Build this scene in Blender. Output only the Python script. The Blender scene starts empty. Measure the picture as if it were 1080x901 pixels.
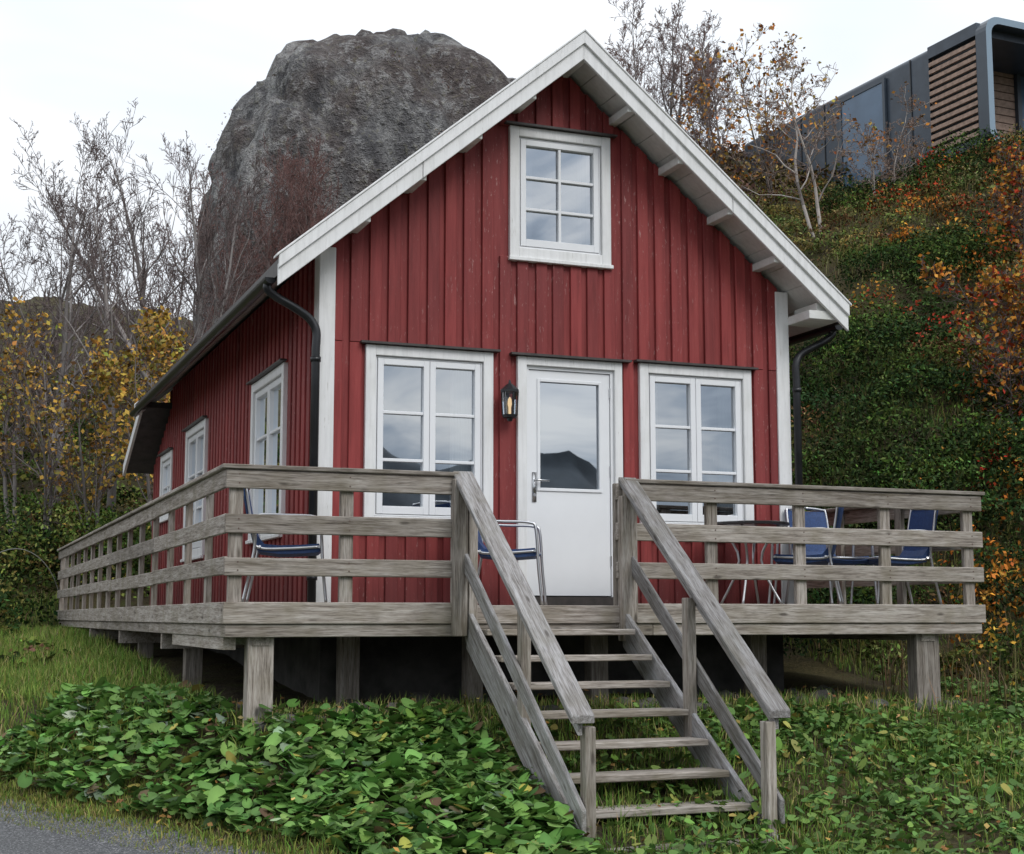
import bpy, numpy as np, math, random
from mathutils import Vector, Matrix
random.seed(7); RNG=np.random.default_rng(11)
scene=bpy.context.scene
COL=scene.collection

# ------------------------------------------------------------------ node helpers
def new_mat(name):
    m=bpy.data.materials.new(name); m.use_nodes=True
    nt=m.node_tree; nt.nodes.clear()
    out=nt.nodes.new('ShaderNodeOutputMaterial')
    return m,nt,out
def N(nt,t,**kw):
    n=nt.nodes.new(t)
    for k,v in kw.items(): setattr(n,k,v)
    return n
def L(nt,a,b): nt.links.new(a,b)
def c4(c): return (c[0],c[1],c[2],1.0)
def ramp(nt,fac,stops,interp='LINEAR'):
    r=nt.nodes.new('ShaderNodeValToRGB'); r.color_ramp.interpolation=interp
    e=r.color_ramp.elements
    while len(e)<len(stops): e.new(0.5)
    for i,(p,c) in enumerate(stops):
        e[i].position=p; e[i].color=c4(c) if len(c)==3 else c
    L(nt,fac,r.inputs['Fac']); return r
def mixc(nt,fac,a,b,mode='MIX'):
    m=nt.nodes.new('ShaderNodeMix'); m.data_type='RGBA'; m.blend_type=mode
    for s,v in ((m.inputs[0],fac),(m.inputs[6],a),(m.inputs[7],b)):
        if isinstance(v,(int,float)): s.default_value=v
        elif isinstance(v,tuple): s.default_value=c4(v)
        else: L(nt,v,s)
    return m.outputs[2]
def mathn(nt,op,a,b=None,clamp=False):
    m=nt.nodes.new('ShaderNodeMath'); m.operation=op; m.use_clamp=clamp
    for s,v in ((m.inputs[0],a),(m.inputs[1],b)):
        if v is None: continue
        if isinstance(v,(int,float)): s.default_value=v
        else: L(nt,v,s)
    return m.outputs[0]
def noise(nt,vec,scale,detail=4,rough=.55,dist=0.):
    n=N(nt,'ShaderNodeTexNoise'); n.inputs['Scale'].default_value=scale
    n.inputs['Detail'].default_value=min(detail,5); n.inputs['Roughness'].default_value=rough
    n.inputs['Distortion'].default_value=dist
    L(nt,vec,n.inputs['Vector']); return n.outputs['Fac']
def mapping(nt,scale=(1,1,1),rot=(0,0,0),coord='Object'):
    t=N(nt,'ShaderNodeTexCoord'); m=N(nt,'ShaderNodeMapping')
    m.inputs['Scale'].default_value=scale; m.inputs['Rotation'].default_value=rot
    L(nt,t.outputs[coord],m.inputs['Vector']); return m.outputs['Vector']
def bump(nt,h,strength=.3,dist=.01):
    b=N(nt,'ShaderNodeBump'); b.inputs['Strength'].default_value=strength
    b.inputs['Distance'].default_value=dist; L(nt,h,b.inputs['Height']); return b.outputs['Normal']
def principled(nt,out,col,rough=.6,normal=None,metal=0.,spec=.5):
    p=N(nt,'ShaderNodeBsdfPrincipled')
    if isinstance(col,tuple): p.inputs['Base Color'].default_value=c4(col)
    else: L(nt,col,p.inputs['Base Color'])
    if isinstance(rough,(int,float)): p.inputs['Roughness'].default_value=rough
    else: L(nt,rough,p.inputs['Roughness'])
    p.inputs['Metallic'].default_value=metal
    p.inputs['Specular IOR Level'].default_value=spec
    if normal is not None: L(nt,normal,p.inputs['Normal'])
    L(nt,p.outputs[0],out.inputs['Surface']); return p
def attr(nt,name='Col'):
    a=N(nt,'ShaderNodeAttribute'); a.attribute_name=name; return a

# ------------------------------------------------------------------ materials
def wood_mat(name,axis=None,rot=(0,0,0),tint=(1,1,1)):
    """weathered grey deck wood; axis = long axis of the boards"""
    m,nt,out=new_mat(name)
    sc={'x':(.9,14,14),'y':(14,.9,14),'z':(14,14,.9)}[axis]
    tc=N(nt,'ShaderNodeTexCoord'); a=attr(nt)
    mp0=N(nt,'ShaderNodeMapping'); mp0.inputs['Rotation'].default_value=rot
    L(nt,tc.outputs['Object'],mp0.inputs['Vector'])
    mp=N(nt,'ShaderNodeMapping'); mp.inputs['Scale'].default_value=sc
    L(nt,mp0.outputs[0],mp.inputs['Vector'])
    off=N(nt,'ShaderNodeVectorMath',operation='MULTIPLY_ADD')
    L(nt,a.outputs['Color'],off.inputs[0]); off.inputs[1].default_value=(23,31,17); L(nt,mp.outputs[0],off.inputs[2])
    v=off.outputs[0]
    g=noise(nt,v,2.4,5,.74,.4); g2=noise(nt,v,9,2,.6)
    big=noise(nt,mp0.outputs[0],3.3,2,.6)
    base=ramp(nt,g,[(.28,(.09,.075,.062)),(.42,(.27,.24,.21)),(.58,(.42,.39,.355)),(.80,(.56,.54,.51))])
    c=mixc(nt,.6,base.outputs[0],ramp(nt,g2,[(.34,(.34,.33,.31)),(.52,(1,1,1))]).outputs[0],'MULTIPLY')
    moss=ramp(nt,big,[(.47,(0,0,0)),(.68,(1,1,1))])
    c=mixc(nt,mathn(nt,'MULTIPLY',moss.outputs[0],.38),c,(.16,.14,.085))
    sep=N(nt,'ShaderNodeSeparateColor'); L(nt,a.outputs['Color'],sep.inputs[0])
    tone=ramp(nt,sep.outputs[0],[(0,(.70*tint[0],.68*tint[1],.66*tint[2])),(.5,(.98*tint[0],.95*tint[1],.92*tint[2])),(1,(1.17*tint[0],1.14*tint[1],1.12*tint[2]))])
    c=mixc(nt,1.,c,tone.outputs[0],'MULTIPLY')
    vo=N(nt,'ShaderNodeTexVoronoi'); vo.inputs['Scale'].default_value=1.1
    km=N(nt,'ShaderNodeMapping'); s2={'x':(2.2,7,7),'y':(7,2.2,7),'z':(7,7,2.2)}[axis]
    km.inputs['Scale'].default_value=s2; L(nt,mp0.outputs[0],km.inputs['Vector']); L(nt,km.outputs[0],vo.inputs['Vector'])
    kn=ramp(nt,vo.outputs['Distance'],[(.06,(1,1,1)),(.13,(0,0,0))])
    c=mixc(nt,mathn(nt,'MULTIPLY',kn.outputs[0],.7),c,(.05,.04,.033))
    nrm=bump(nt,g,.6,.008)
    principled(nt,out,c,.85,nrm,spec=.25); return m
WX=wood_mat('weathered_wood_x','x'); WY=wood_mat('weathered_wood_y','y'); WZ=wood_mat('weathered_wood_z','z')
RS=.765
SLOPE=math.atan(RS)
WS=wood_mat('weathered_wood_stair','y',(-SLOPE,0,0),(.90,.97,1.08))

def red_mat(name,side=False):
    m,nt,out=new_mat(name)
    v=mapping(nt,(10,10,.7)); v1=mapping(nt,(1,1,1)); a=attr(nt)
    g=noise(nt,v,2.2,5,.65,.3); big=noise(nt,v1,1.3,3,.6); fl=noise(nt,mapping(nt,(26,26,7)),1.8,4,.7)
    c=ramp(nt,g,[(.25,(.16,.024,.022)),(.5,(.245,.040,.038)),(.8,(.31,.062,.056))]).outputs[0]
    c=mixc(nt,mathn(nt,'MULTIPLY',ramp(nt,big,[(.4,(0,0,0)),(.7,(1,1,1))]).outputs[0],.45),c,(.19,.040,.040))
    sep=N(nt,'ShaderNodeSeparateColor'); L(nt,a.outputs['Color'],sep.inputs[0])
    tone=ramp(nt,sep.outputs[0],[(0,(.76,.78,.80)),(1,(1.15,1.12,1.12))])
    c=mixc(nt,1.,c,tone.outputs[0],'MULTIPLY')
    wear=mathn(nt,'MULTIPLY',ramp(nt,fl,[(.61,(0,0,0)),(.65,(1,1,1))]).outputs[0],ramp(nt,big,[(.40,(0,0,0)),(.58,(1,1,1))]).outputs[0])
    c=mixc(nt,mathn(nt,'MULTIPLY',wear,.7),c,(.42,.25,.23))
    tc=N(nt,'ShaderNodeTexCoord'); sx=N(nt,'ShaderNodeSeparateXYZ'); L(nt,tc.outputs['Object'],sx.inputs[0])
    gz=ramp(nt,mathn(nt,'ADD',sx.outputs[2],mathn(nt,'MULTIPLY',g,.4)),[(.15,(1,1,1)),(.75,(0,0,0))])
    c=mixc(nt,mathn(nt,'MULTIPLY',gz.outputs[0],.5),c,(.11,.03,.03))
    principled(nt,out,c,.62,bump(nt,g,.4,.005),spec=.3); return m
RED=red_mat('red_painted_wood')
def white_mat(name,col=(.79,.79,.78),axis='z',dirt=.2):
    m,nt,out=new_mat(name)
    sc={'x':(1,12,12),'y':(12,1,12),'z':(12,12,1)}[axis]
    g=noise(nt,mapping(nt,sc),2,5,.65,.3); b=noise(nt,mapping(nt),3.5,4,.6); f=noise(nt,mapping(nt,tuple(s*2.2 for s in sc)),3,4,.7)
    c=ramp(nt,g,[(.2,tuple(x*.82 for x in col)),(.55,col),(.9,tuple(min(x*1.07,.82) for x in col))]).outputs[0]
    c=mixc(nt,mathn(nt,'MULTIPLY',ramp(nt,b,[(.48,(0,0,0)),(.72,(1,1,1))]).outputs[0],dirt),c,(.46,.46,.40))
    c=mixc(nt,mathn(nt,'MULTIPLY',ramp(nt,f,[(.64,(0,0,0)),(.70,(1,1,1))]).outputs[0],.5),c,(.34,.31,.27))
    principled(nt,out,c,.5,bump(nt,g,.2,.003),spec=.4); return m
WHT=white_mat('white_paint'); WHTX=white_mat('white_paint_worn',(.72,.72,.69),'x',.5)
def simple(name,col,rough=.5,metal=0.,spec=.5,ns=0,amt=.3):
    m,nt,out=new_mat(name)
    if ns:
        g=noise(nt,mapping(nt),ns,4,.6)
        c=ramp(nt,g,[(.3,tuple(x*(1-amt) for x in col)),(.7,tuple(x*(1+amt) for x in col))]).outputs[0]
        principled(nt,out,c,rough,bump(nt,g,.15,.005),metal,spec)
    else: principled(nt,out,col,rough,None,metal,spec)
    return m
DOORW=simple('door_white_enamel',(.79,.80,.81),.32,ns=2,amt=.03)
BLACK=simple('black_gutter_metal',(.012,.013,.015),.35,ns=6,amt=.4)
DARKFL=simple('dark_flashing',(.045,.038,.034),.5,ns=12,amt=.4)
ROOFM=simple('slate_roof',(.05,.05,.052),.6,ns=8,amt=.4)
METAL=simple('brushed_aluminium',(.62,.62,.63),.32,1.)
BLUE=simple('blue_textilene',(.018,.05,.15),.6,ns=60,amt=.3)
BRASS=simple('door_hardware',(.55,.55,.55),.25,1.)
ROOM=simple('interior_wall',(.10,.09,.08),.9,ns=2,amt=.2)
TABLEM=simple('dark_table_top',(.035,.03,.03),.3,ns=10,amt=.3)
CURT=simple('curtain_fabric',(.62,.63,.64),.9,ns=3,amt=.05)
def glass_mat(name='window_glass',base=.42,tint=(.50,.54,.55)):
    m,nt,out=new_mat(name)
    tr=N(nt,'ShaderNodeBsdfTransparent'); tr.inputs[0].default_value=c4(tint)
    gl=N(nt,'ShaderNodeBsdfGlossy'); gl.inputs['Roughness'].default_value=.01; gl.inputs[0].default_value=(.90,.95,1,1)
    wob=noise(nt,mapping(nt),1.3,1,.5); L(nt,bump(nt,wob,.10,.02),gl.inputs['Normal'])
    fr=N(nt,'ShaderNodeFresnel'); fr.inputs[0].default_value=1.5
    f=mathn(nt,'MULTIPLY_ADD',fr.outputs[0],1.3); f.node.inputs[2].default_value=base; f.node.use_clamp=True
    x=N(nt,'ShaderNodeMixShader'); L(nt,f,x.inputs[0]); L(nt,tr.outputs[0],x.inputs[1]); L(nt,gl.outputs[0],x.inputs[2])
    L(nt,x.outputs[0],out.inputs[0]); return m
GLASS=glass_mat()
def leaf_mat(name,trans=.2,rough=.65):
    m,nt,out=new_mat(name); a=attr(nt)
    p=N(nt,'ShaderNodeBsdfPrincipled'); L(nt,a.outputs['Color'],p.inputs['Base Color']); p.inputs['Roughness'].default_value=rough
    p.inputs['Specular IOR Level'].default_value=.22
    t=N(nt,'ShaderNodeBsdfTranslucent'); L(nt,a.outputs['Color'],t.inputs[0])
    x=N(nt,'ShaderNodeMixShader'); x.inputs[0].default_value=trans
    L(nt,p.outputs[0],x.inputs[1]); L(nt,t.outputs[0],x.inputs[2]); L(nt,x.outputs[0],out.inputs[0])
    return m
LEAF=leaf_mat('leaf_foliage')
def diffuse_attr(name):
    m,nt,out=new_mat(name); a=attr(nt); d=N(nt,'ShaderNodeBsdfDiffuse'); L(nt,a.outputs['Color'],d.inputs[0]); L(nt,d.outputs[0],out.inputs[0]); return m
FAR=diffuse_attr('distant_foliage'); BARK=diffuse_attr('birch_bark')

# ------------------------------------------------------------------ mesh building
def raw_mesh(name,V,F,mat,parent=None,col=None,smooth=False):
    V=np.asarray(V,np.float32); F=np.asarray(F,np.int32); me=bpy.data.meshes.new(name)
    me.vertices.add(len(V)); me.vertices.foreach_set('co',V.ravel())
    m,k=F.shape; me.loops.add(m*k); me.loops.foreach_set('vertex_index',F.ravel())
    me.polygons.add(m); me.polygons.foreach_set('loop_start',np.arange(0,m*k,k,dtype=np.int32))
    try: me.polygons.foreach_set('loop_total',np.full(m,k,np.int32))
    except Exception: pass
    if smooth: me.polygons.foreach_set('use_smooth',np.ones(m,bool))
    me.update(calc_edges=True)
    if col is not None:
        ca=me.color_attributes.new('Col','FLOAT_COLOR','POINT')
        C=np.ones((len(V),4),np.float32); C[:,:3]=col; ca.data.foreach_set('color',C.ravel())
    me.materials.append(mat)
    ob=bpy.data.objects.new(name,me); COL.objects.link(ob)
    if parent: ob.parent=parent
    return ob
def empty(name,loc=(0,0,0)):
    e=bpy.data.objects.new(name,None); e.location=loc; e.empty_display_size=.3; COL.objects.link(e); return e
class MB:
    def __init__(s): s.v=[];s.f=[];s.c=[]
    def poly(s,pts,faces,c=None):
        o=len(s.v); c=c if c is not None else (random.random(),random.random(),random.random())
        s.v+= [tuple(p) for p in pts]; s.c+=[c]*len(pts); s.f+=[tuple(i+o for i in f) for f in faces]
    def box(s,a,b,c=None):
        x0,y0,z0=[min(a[i],b[i]) for i in range(3)]; x1,y1,z1=[max(a[i],b[i]) for i in range(3)]
        s.poly([(x0,y0,z0),(x1,y0,z0),(x1,y1,z0),(x0,y1,z0),(x0,y0,z1),(x1,y0,z1),(x1,y1,z1),(x0,y1,z1)],
               [(0,3,2,1),(4,5,6,7),(0,1,5,4),(1,2,6,5),(2,3,7,6),(3,0,4,7)],c)
    def prism(s,pts,d,c=None):
        n=len(pts); q=[tuple(p[i]+d[i] for i in range(3)) for p in pts]
        s.poly(list(pts)+q,[tuple(range(n))[::-1],tuple(range(n,2*n))]+[(i,(i+1)%n,(i+1)%n+n,i+n) for i in range(n)],c)
    def tube(s,pts,r,k=8,c=None,cap=True):
        P=[Vector(p) for p in pts]; rs=r if isinstance(r,(list,tuple)) else [r]*len(P)
        V=[];F=[];up=None
        for i,p in enumerate(P):
            t=(P[min(i+1,len(P)-1)]-P[max(i-1,0)]).normalized()
            if up is None: up=t.orthogonal().normalized()
            a=(up-t*up.dot(t)).normalized(); b=t.cross(a); up=a
            for j in range(k):
                w=2*math.pi*j/k; V.append(tuple(p+(a*math.cos(w)+b*math.sin(w))*rs[i]))
        for i in range(len(P)-1):
            for j in range(k): F.append((i*k+j,i*k+(j+1)%k,(i+1)*k+(j+1)%k,(i+1)*k+j))
        if cap: F.append(tuple(range(k))[::-1]); F.append(tuple(range((len(P)-1)*k,len(P)*k)))
        s.poly(V,F,c)
    def build(s,name,mat,parent=None,bevel=0.,smooth=False):
        me=bpy.data.meshes.new(name); me.from_pydata(s.v,[],s.f); me.update()
        import bmesh
        bm=bmesh.new(); bm.from_mesh(me); bmesh.ops.recalc_face_normals(bm,faces=bm.faces); bm.to_mesh(me); bm.free()
        ca=me.color_attributes.new('Col','FLOAT_COLOR','POINT')
        C=np.ones((len(s.v),4),np.float32); C[:,:3]=np.array(s.c); ca.data.foreach_set('color',C.ravel())
        me.materials.append(mat)
        if smooth:
            for p in me.polygons: p.use_smooth=len(p.vertices)==4
        ob=bpy.data.objects.new(name,me); COL.objects.link(ob)
        if parent: ob.parent=parent
        if bevel:
            b=ob.modifiers.new('bevel','BEVEL'); b.width=bevel; b.segments=1; b.limit_method='ANGLE'
        return ob
def smoothpath(pts,n=6):
    P=[Vector(p) for p in pts]; out=[]
    for i in range(len(P)-1):
        p0=P[max(i-1,0)];p1=P[i];p2=P[i+1];p3=P[min(i+2,len(P)-1)]
        for k in range(n):
            t=k/n; out.append(.5*((2*p1)+(p2-p0)*t+(2*p0-5*p1+4*p2-p3)*t*t+(3*p1-p0-3*p2+p3)*t**3))
    out.append(P[-1]); return out

# ------------------------------------------------------------------ noise / terrain
def vn(x,y,seed=0):
    xi=np.floor(x);yi=np.floor(y);xf=x-xi;yf=y-yi
    def h(a,b): 
        s=np.sin(a*127.1+b*311.7+seed*74.7)*43758.5453; return s-np.floor(s)
    u=xf*xf*(3-2*xf);w=yf*yf*(3-2*yf)
    return (h(xi,yi)*(1-u)+h(xi+1,yi)*u)*(1-w)+(h(xi,yi+1)*(1-u)+h(xi+1,yi+1)*u)*w
def fbm(x,y,o=4,seed=0):
    r=0;a=.5
    for i in range(o): r=r+a*(vn(x,y,seed+i)-.5)*2; x=x*2.03+5.1;y=y*2.03+1.7;a*=.5
    return r
def sstep(x,a,b):
    t=np.clip((x-a)/(b-a),0,1); return t*t*(3-2*t)
def AD(x,y): return (x+1.51)*.915+(y-1.22)*.404
def LIN(x,y): return .57*(x-7.9)+.43*(y-.95)
def H(x,y):
    x=np.asarray(x,float);y=np.asarray(y,float)
    a=AD(x,y)
    bank=np.interp(a,[-1,-.2,0,.4,1.2,5,9],[-1.60,-1.58,-1.53,-1.38,-.84,-.38,-.3])
    front=np.interp(y,[-60,-6,-4,-2.5,-1.2,0,8],[-2.4,-1.78,-1.70,-1.56,-1.2,-.86,-.35])
    base=np.minimum(bank,front)
    base=base-.006*np.clip(-y-60,0,400)
    lin=LIN(x,y); r=np.where(lin<8,lin,8+.09*(lin-8)); r=np.minimum(np.maximum(r,0),14)*sstep(x,5.8,8.5)
    lx=(x+2)*.931-(y+10.72)*.3647
    r=r*sstep(lx,-1.5,3.2)
    cap=21-12.5*sstep(x,6,18)
    b=.38*np.maximum(y-14,0); b=cap*np.tanh(b/cap*1.02)
    hill=r+b
    amp=sstep(hill,.1,3)
    z=base+hill+fbm(x*.35,y*.35,4,3)*1.1*amp+fbm(x*1.3,y*1.3,3,9)*(.05+.24*amp)*sstep(a,0,.8)
    return z
ROOT=np.array([math.sin(.37328),math.cos(.37328)]); RT=np.array([math.cos(.37328),-math.sin(.37328)])
def UL(u,l):   # valley axis / cross axis -> world
    return -2.0+u*ROOT[0]+l*RT[0], -10.72+u*ROOT[1]+l*RT[1]

def axis_lines(c,fine,half,far,n_far):
    a=np.arange(-half,half+1e-6,fine); t=np.linspace(0,1,n_far+1)[1:]
    s=half+(far-half)*t**2.6; return c+np.concatenate([-s[::-1],a,s])
gx=axis_lines(5,.16,16,420,60); gy=axis_lines(6,.16,16,420,60)
X,Y=np.meshgrid(gx,gy); Z=H(X,Y)
nx,ny=len(gx),len(gy)
V=np.stack([X.ravel(),Y.ravel(),Z.ravel()],1)
I=np.arange(nx*ny).reshape(ny,nx)
F=np.stack([I[:-1,:-1].ravel(),I[:-1,1:].ravel(),I[1:,1:].ravel(),I[1:,:-1].ravel()],1)
def ground_mat():
    m,nt,out=new_mat('ground_soil_moss')
    v=mapping(nt); a=noise(nt,v,.6,4,.6); b=noise(nt,v,5,4,.65); f=noise(nt,v,28,3,.7)
    c=ramp(nt,b,[(.3,(.028,.021,.015)),(.5,(.065,.052,.03)),(.62,(.06,.07,.024)),(.8,(.10,.115,.035))]).outputs[0]
    c=mixc(nt,ramp(nt,a,[(.42,(0,0,0)),(.62,(1,1,1))]).outputs[0],c,mixc(nt,f,(.03,.04,.015),(.12,.085,.04)))
    c=mixc(nt,.6,c,ramp(nt,f,[(.3,(.4,.4,.4)),(.7,(1.2,1.2,1.2))]).outputs[0],'MULTIPLY')
    principled(nt,out,c,.95,bump(nt,f,.8,.04),spec=.15); return m
GROUND=ground_mat()
raw_mesh('ground',V,F,GROUND,smooth=True)

def asphalt_mat():
    m,nt,out=new_mat('asphalt')
    v=mapping(nt); f=noise(nt,v,60,3,.8); b=noise(nt,v,2.5,4,.6)
    c=ramp(nt,f,[(.36,(.025,.025,.028)),(.50,(.085,.087,.092)),(.60,(.18,.18,.185)),(.66,(.42,.42,.42))]).outputs[0]
    c=mixc(nt,mathn(nt,'MULTIPLY',b,.3),c,(.07,.07,.065))
    principled(nt,out,c,.8,bump(nt,f,.8,.012),spec=.3); return m
s=np.linspace(-70,40,500); w=np.linspace(0,4.6,24)
S,Wd=np.meshgrid(s,w); edge=fbm(S*.9,S*0+3,3,5)*.16-.18
dirv=np.array([-.404,.915]); nrm=np.array([-.915,-.404])
off=np.where(Wd==0,edge,Wd)
RX=-1.51-S*dirv[0]+off*nrm[0]; RY=1.22-S*dirv[1]+off*nrm[1]
RZ=H(RX,RY)+.022-np.where(Wd==0,.03,0)
I=np.arange(S.size).reshape(S.shape)
raw_mesh('asphalt_road',np.stack([RX.ravel(),RY.ravel(),RZ.ravel()],1),np.stack([I[:-1,:-1].ravel(),I[1:,:-1].ravel(),I[1:,1:].ravel(),I[:-1,1:].ravel()],1),asphalt_mat(),smooth=True)

# ------------------------------------------------------------------ HOUSE
S0,S1,YW,YB=.96,5.44,1.223,9.4
XC=3.18; AP=5.03; SL=.841
def rooftop(x): return AP-SL*abs(x-XC)
house=empty('red_wooden_cabin',(0,0,0))
T=.20
def walltop(x): return rooftop(x)-T
front_open=[(1.43,2.40,.74,2.10),(3.99,4.97,.74,2.10),(2.80,3.65,.02,2.10),(2.73,3.54,3.15,4.17)]
side_open=[(2.52,3.80,.74,2.12),(6.62,7.86,.70,2.12),(9.18,10.0,1.3,2.02)]
mb=MB()
xs=sorted(set([S0,S1,XC]+[v for o in front_open for v in o[:2]]))
for xa,xb in zip(xs[:-1],xs[1:]):
    xm=(xa+xb)/2; ops=sorted([(o[2],o[3]) for o in front_open if o[0]<xm<o[1]]); z=-.1
    for z0,z1 in ops:
        mb.poly([(xa,YW,z),(xb,YW,z),(xb,YW,z0),(xa,YW,z0)],[(0,1,2,3)],(.5,.5,.5)); z=z1
    mb.poly([(xa,YW,z),(xb,YW,z),(xb,YW,walltop(xb)),(xa,YW,walltop(xa))],[(0,1,2,3)],(.5,.5,.5))
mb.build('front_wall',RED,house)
mb=MB(); YE=11.0
def lean(y): return 2.70-.43*(y-YB)
ys=sorted(set([YW,YE,YB]+[v for o in side_open for v in o[:2]]))
for ya,yb in zip(ys[:-1],ys[1:]):
    ym=(ya+yb)/2; ops=[(o[2],o[3]) for o in side_open if o[0]<ym<o[1]]; z=-.1
    tz=walltop(S0)+.02
    ta,tb=(tz,tz) if ym<YB else (lean(ya),lean(yb))
    for z0,z1 in ops:
        mb.poly([(S0,ya,z),(S0,yb,z),(S0,yb,z0),(S0,ya,z0)],[(0,1,2,3)],(.5,.5,.5)); z=z1
    mb.poly([(S0,ya,z),(S0,yb,z),(S0,yb,tb),(S0,ya,ta)],[(0,1,2,3)],(.5,.5,.5))
mb.poly([(S1,YW,-.1),(S1,YB,-.1),(S1,YB,walltop(S1)),(S1,YW,walltop(S1))],[(0,1,2,3)])
mb.poly([(S1,YB,-.1),(S1,YE,-.1),(S1,YE,lean(YE)),(S1,YB,lean(YB))],[(0,1,2,3)])
mb.poly([(S0,YB+.25,2.3),(S1,YB+.25,2.3),(S1,YB+.25,walltop(S1)),(XC,YB+.25,walltop(XC)),(S0,YB+.25,walltop(S0))],[(0,1,2,3,4)])
mb.poly([(S0,YE,-.1),(S1,YE,-.1),(S1,YE,lean(YE)),(S0,YE,lean(YE))],[(0,1,2,3)])
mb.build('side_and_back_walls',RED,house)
mb=MB(); bw=.105; sp=.178; bt=.026
nb=int((S1-S0)/sp)
def casing(o,m=.085): return (o[0]-m,o[1]+m,o[2]-m,o[3]+m)
for i in range(nb+1):
    x=S0+.13+i*(S1-S0-.26)/nb + random.uniform(-.008,.008)
    xa,xb=x-bw/2,x+bw/2
    cuts=sorted([(casing(o)[2],casing(o)[3]) for o in front_open if casing(o)[0]<xb and casing(o)[1]>xa])
    z=-.04; c=(random.random(),random.random(),random.random())
    if not cuts: cuts=[(2.2,2.203)]
    for z0,z1 in cuts:
        if z0>z: mb.box((xa,YW-bt,z),(xb,YW+.01,z0),c)
        z=z1
        c=(random.random(),random.random(),random.random())
    mb.prism([(xa,YW-bt-.004,z),(xb,YW-bt-.004,z),(xb,YW-bt-.004,walltop(xb)),(xa,YW-bt-.004,walltop(xa))],(0,bt+.014,0),c)
for i in range(int((YE-YW)/sp)):
    y=YW+.14+i*sp; ya,yb=y-bw/2,y+bw/2
    cuts=sorted([(casing(o)[2],casing(o)[3]) for o in side_open if casing(o)[0]<yb and casing(o)[1]>ya])
    z=-.04
    top=walltop(S0) if y<YB-.1 else lean(y)-.03
    for z0,z1 in cuts: mb.box((S0-bt,ya,z),(S0+.01,yb,z0)); z=z1
    mb.box((S0-bt,ya,z),(S0+.01,yb,top))
mb.build('vertical_siding_battens',RED,house,bevel=.004)
mb=MB()
mb.box((S0-.03,YW-.045,-.05),(S0+.11,YW-.002,walltop(S0)+.03)); mb.box((S0-.032,YW,-.05),(S0-.004,YW+.12,walltop(S0)))
mb.box((S1-.105,YW-.045,-.05),(S1+.03,YW-.002,walltop(S1)+.03)); mb.box((S1+.004,YW,-.05),(S1+.032,YW+.12,walltop(S1)))
mb.build('corner_boards',WHT,house,bevel=.004)
mb=MB(); YF=.80; YR=YB+.25; XL,XR=.52,5.84
for sx,xe in ((-1,XL),(1,XR)):
    mb.prism([(XC,YF,AP-.015),(xe,YF,rooftop(xe)-.015),(xe,YF,rooftop(xe)-.11),(XC,YF,AP-.11)],(0,YR-YF,0))
mb.build('roof_covering',ROOFM,house)
mb=MB()
for xe in (XL,XR):
    n=14
    for k in range(n):
        a=XC+(xe-XC)*(k+.02)/n; b=XC+(xe-XC)*(k+.98)/n
        mb.prism([(a,YF+.005,rooftop(a)-.115),(b,YF+.005,rooftop(b)-.115),(b,YF+.005,rooftop(b)-.14),(a,YF+.005,rooftop(a)-.14)],(0,YR-YF-.02,0))
mb.build('soffit_boards',WHTX,house)
mb=MB()
def strip(y0,y1,t0,t1,xa,xb):
    mb.prism([(xa,y0,rooftop(xa)-t0),(xb,y0,rooftop(xb)-t0),(xb,y0,rooftop(xb)-t1),(xa,y0,rooftop(xa)-t1)],(0,y1-y0,0))
for xe in (.49,5.86):
    for (fa,fb) in ((0,.55),(.552,1)):
        strip(.765,.797,.055,.235,XC+(xe-XC)*fa,XC+(xe-XC)*fb)
    strip(.740,.764,-.012,.095,XC,xe)
    strip(YR+.002,YR+.03,0,.2,XC,xe)
strip(.730,.86,-.035,-.013,XC,.47); strip(.730,.86,-.035,-.013,XC,5.88)
mb.build('barge_boards',WHT,house,bevel=.004)
mb=MB()
for x in (3.18,3.66,4.16,4.66,5.14,2.7,2.2,1.7,1.22):
    d=.04; z=min(rooftop(x-d),rooftop(x+d))-.142
    mb.box((x-d,.80,z-.07),(x+d,YW+.02,z))
mb.box((5.46,.80,2.64),(5.80,1.18,2.72)); 
mb.box((5.56,.83,2.722),(5.80,1.22,2.80))
mb.build('lookout_blocks',WHTX,house,bevel=.004)
mb=MB()
mb.box((XL-.02,.80,rooftop(XL)-.16),(XL+.004,YR,rooftop(XL)-.03)); mb.box((XR-.004,.80,rooftop(XR)-.16),(XR+.02,YR,rooftop(XR)-.03))
mb.build('eave_fascia',DARKFL,house)
mb=MB()
A=(YB+.2,2.80);B=(11.3,2.06)
mb.prism([(.60,A[0],A[1]),(.60,B[0],B[1]),(.60,B[0],B[1]-.08),(.60,A[0],A[1]-.08)],(S1+.4-.60,0,0))
mb.build('rear_leanto_roof',ROOFM,house)
mb=MB()
mb.prism([(.56,A[0],A[1]+.0),(.56,B[0]+.03,B[1]+.03),(.56,B[0]+.03,B[1]-.12),(.56,A[0],A[1]-.14)],(.035,0,0))
mb.build('rear_leanto_barge_board',WHT,house)
def gutter(name,x,sgn):
    mb=MB(); z=rooftop(XL)-.155; k=8
    prof=[(x+sgn*.05*math.cos(w)*1, z-.05*math.sin(w)) for w in [math.pi*i/k for i in range(k+1)]]
    inner=[(x+sgn*.044*math.cos(w), z-.044*math.sin(w)) for w in [math.pi*i/k for i in range(k,-1,-1)]]
    mb.prism([(p[0],.96,p[1]) for p in prof+inner],(0,YR-.96,0)); 
    mb.prism([(p[0],.958,p[1]) for p in prof],(0,.01,0))
    mb.build(name,BLACK,house)
gutter('gutter_left',XL-.045,-1); gutter('gutter_right',XR+.045,1)
zg=rooftop(XL)-.18
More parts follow.
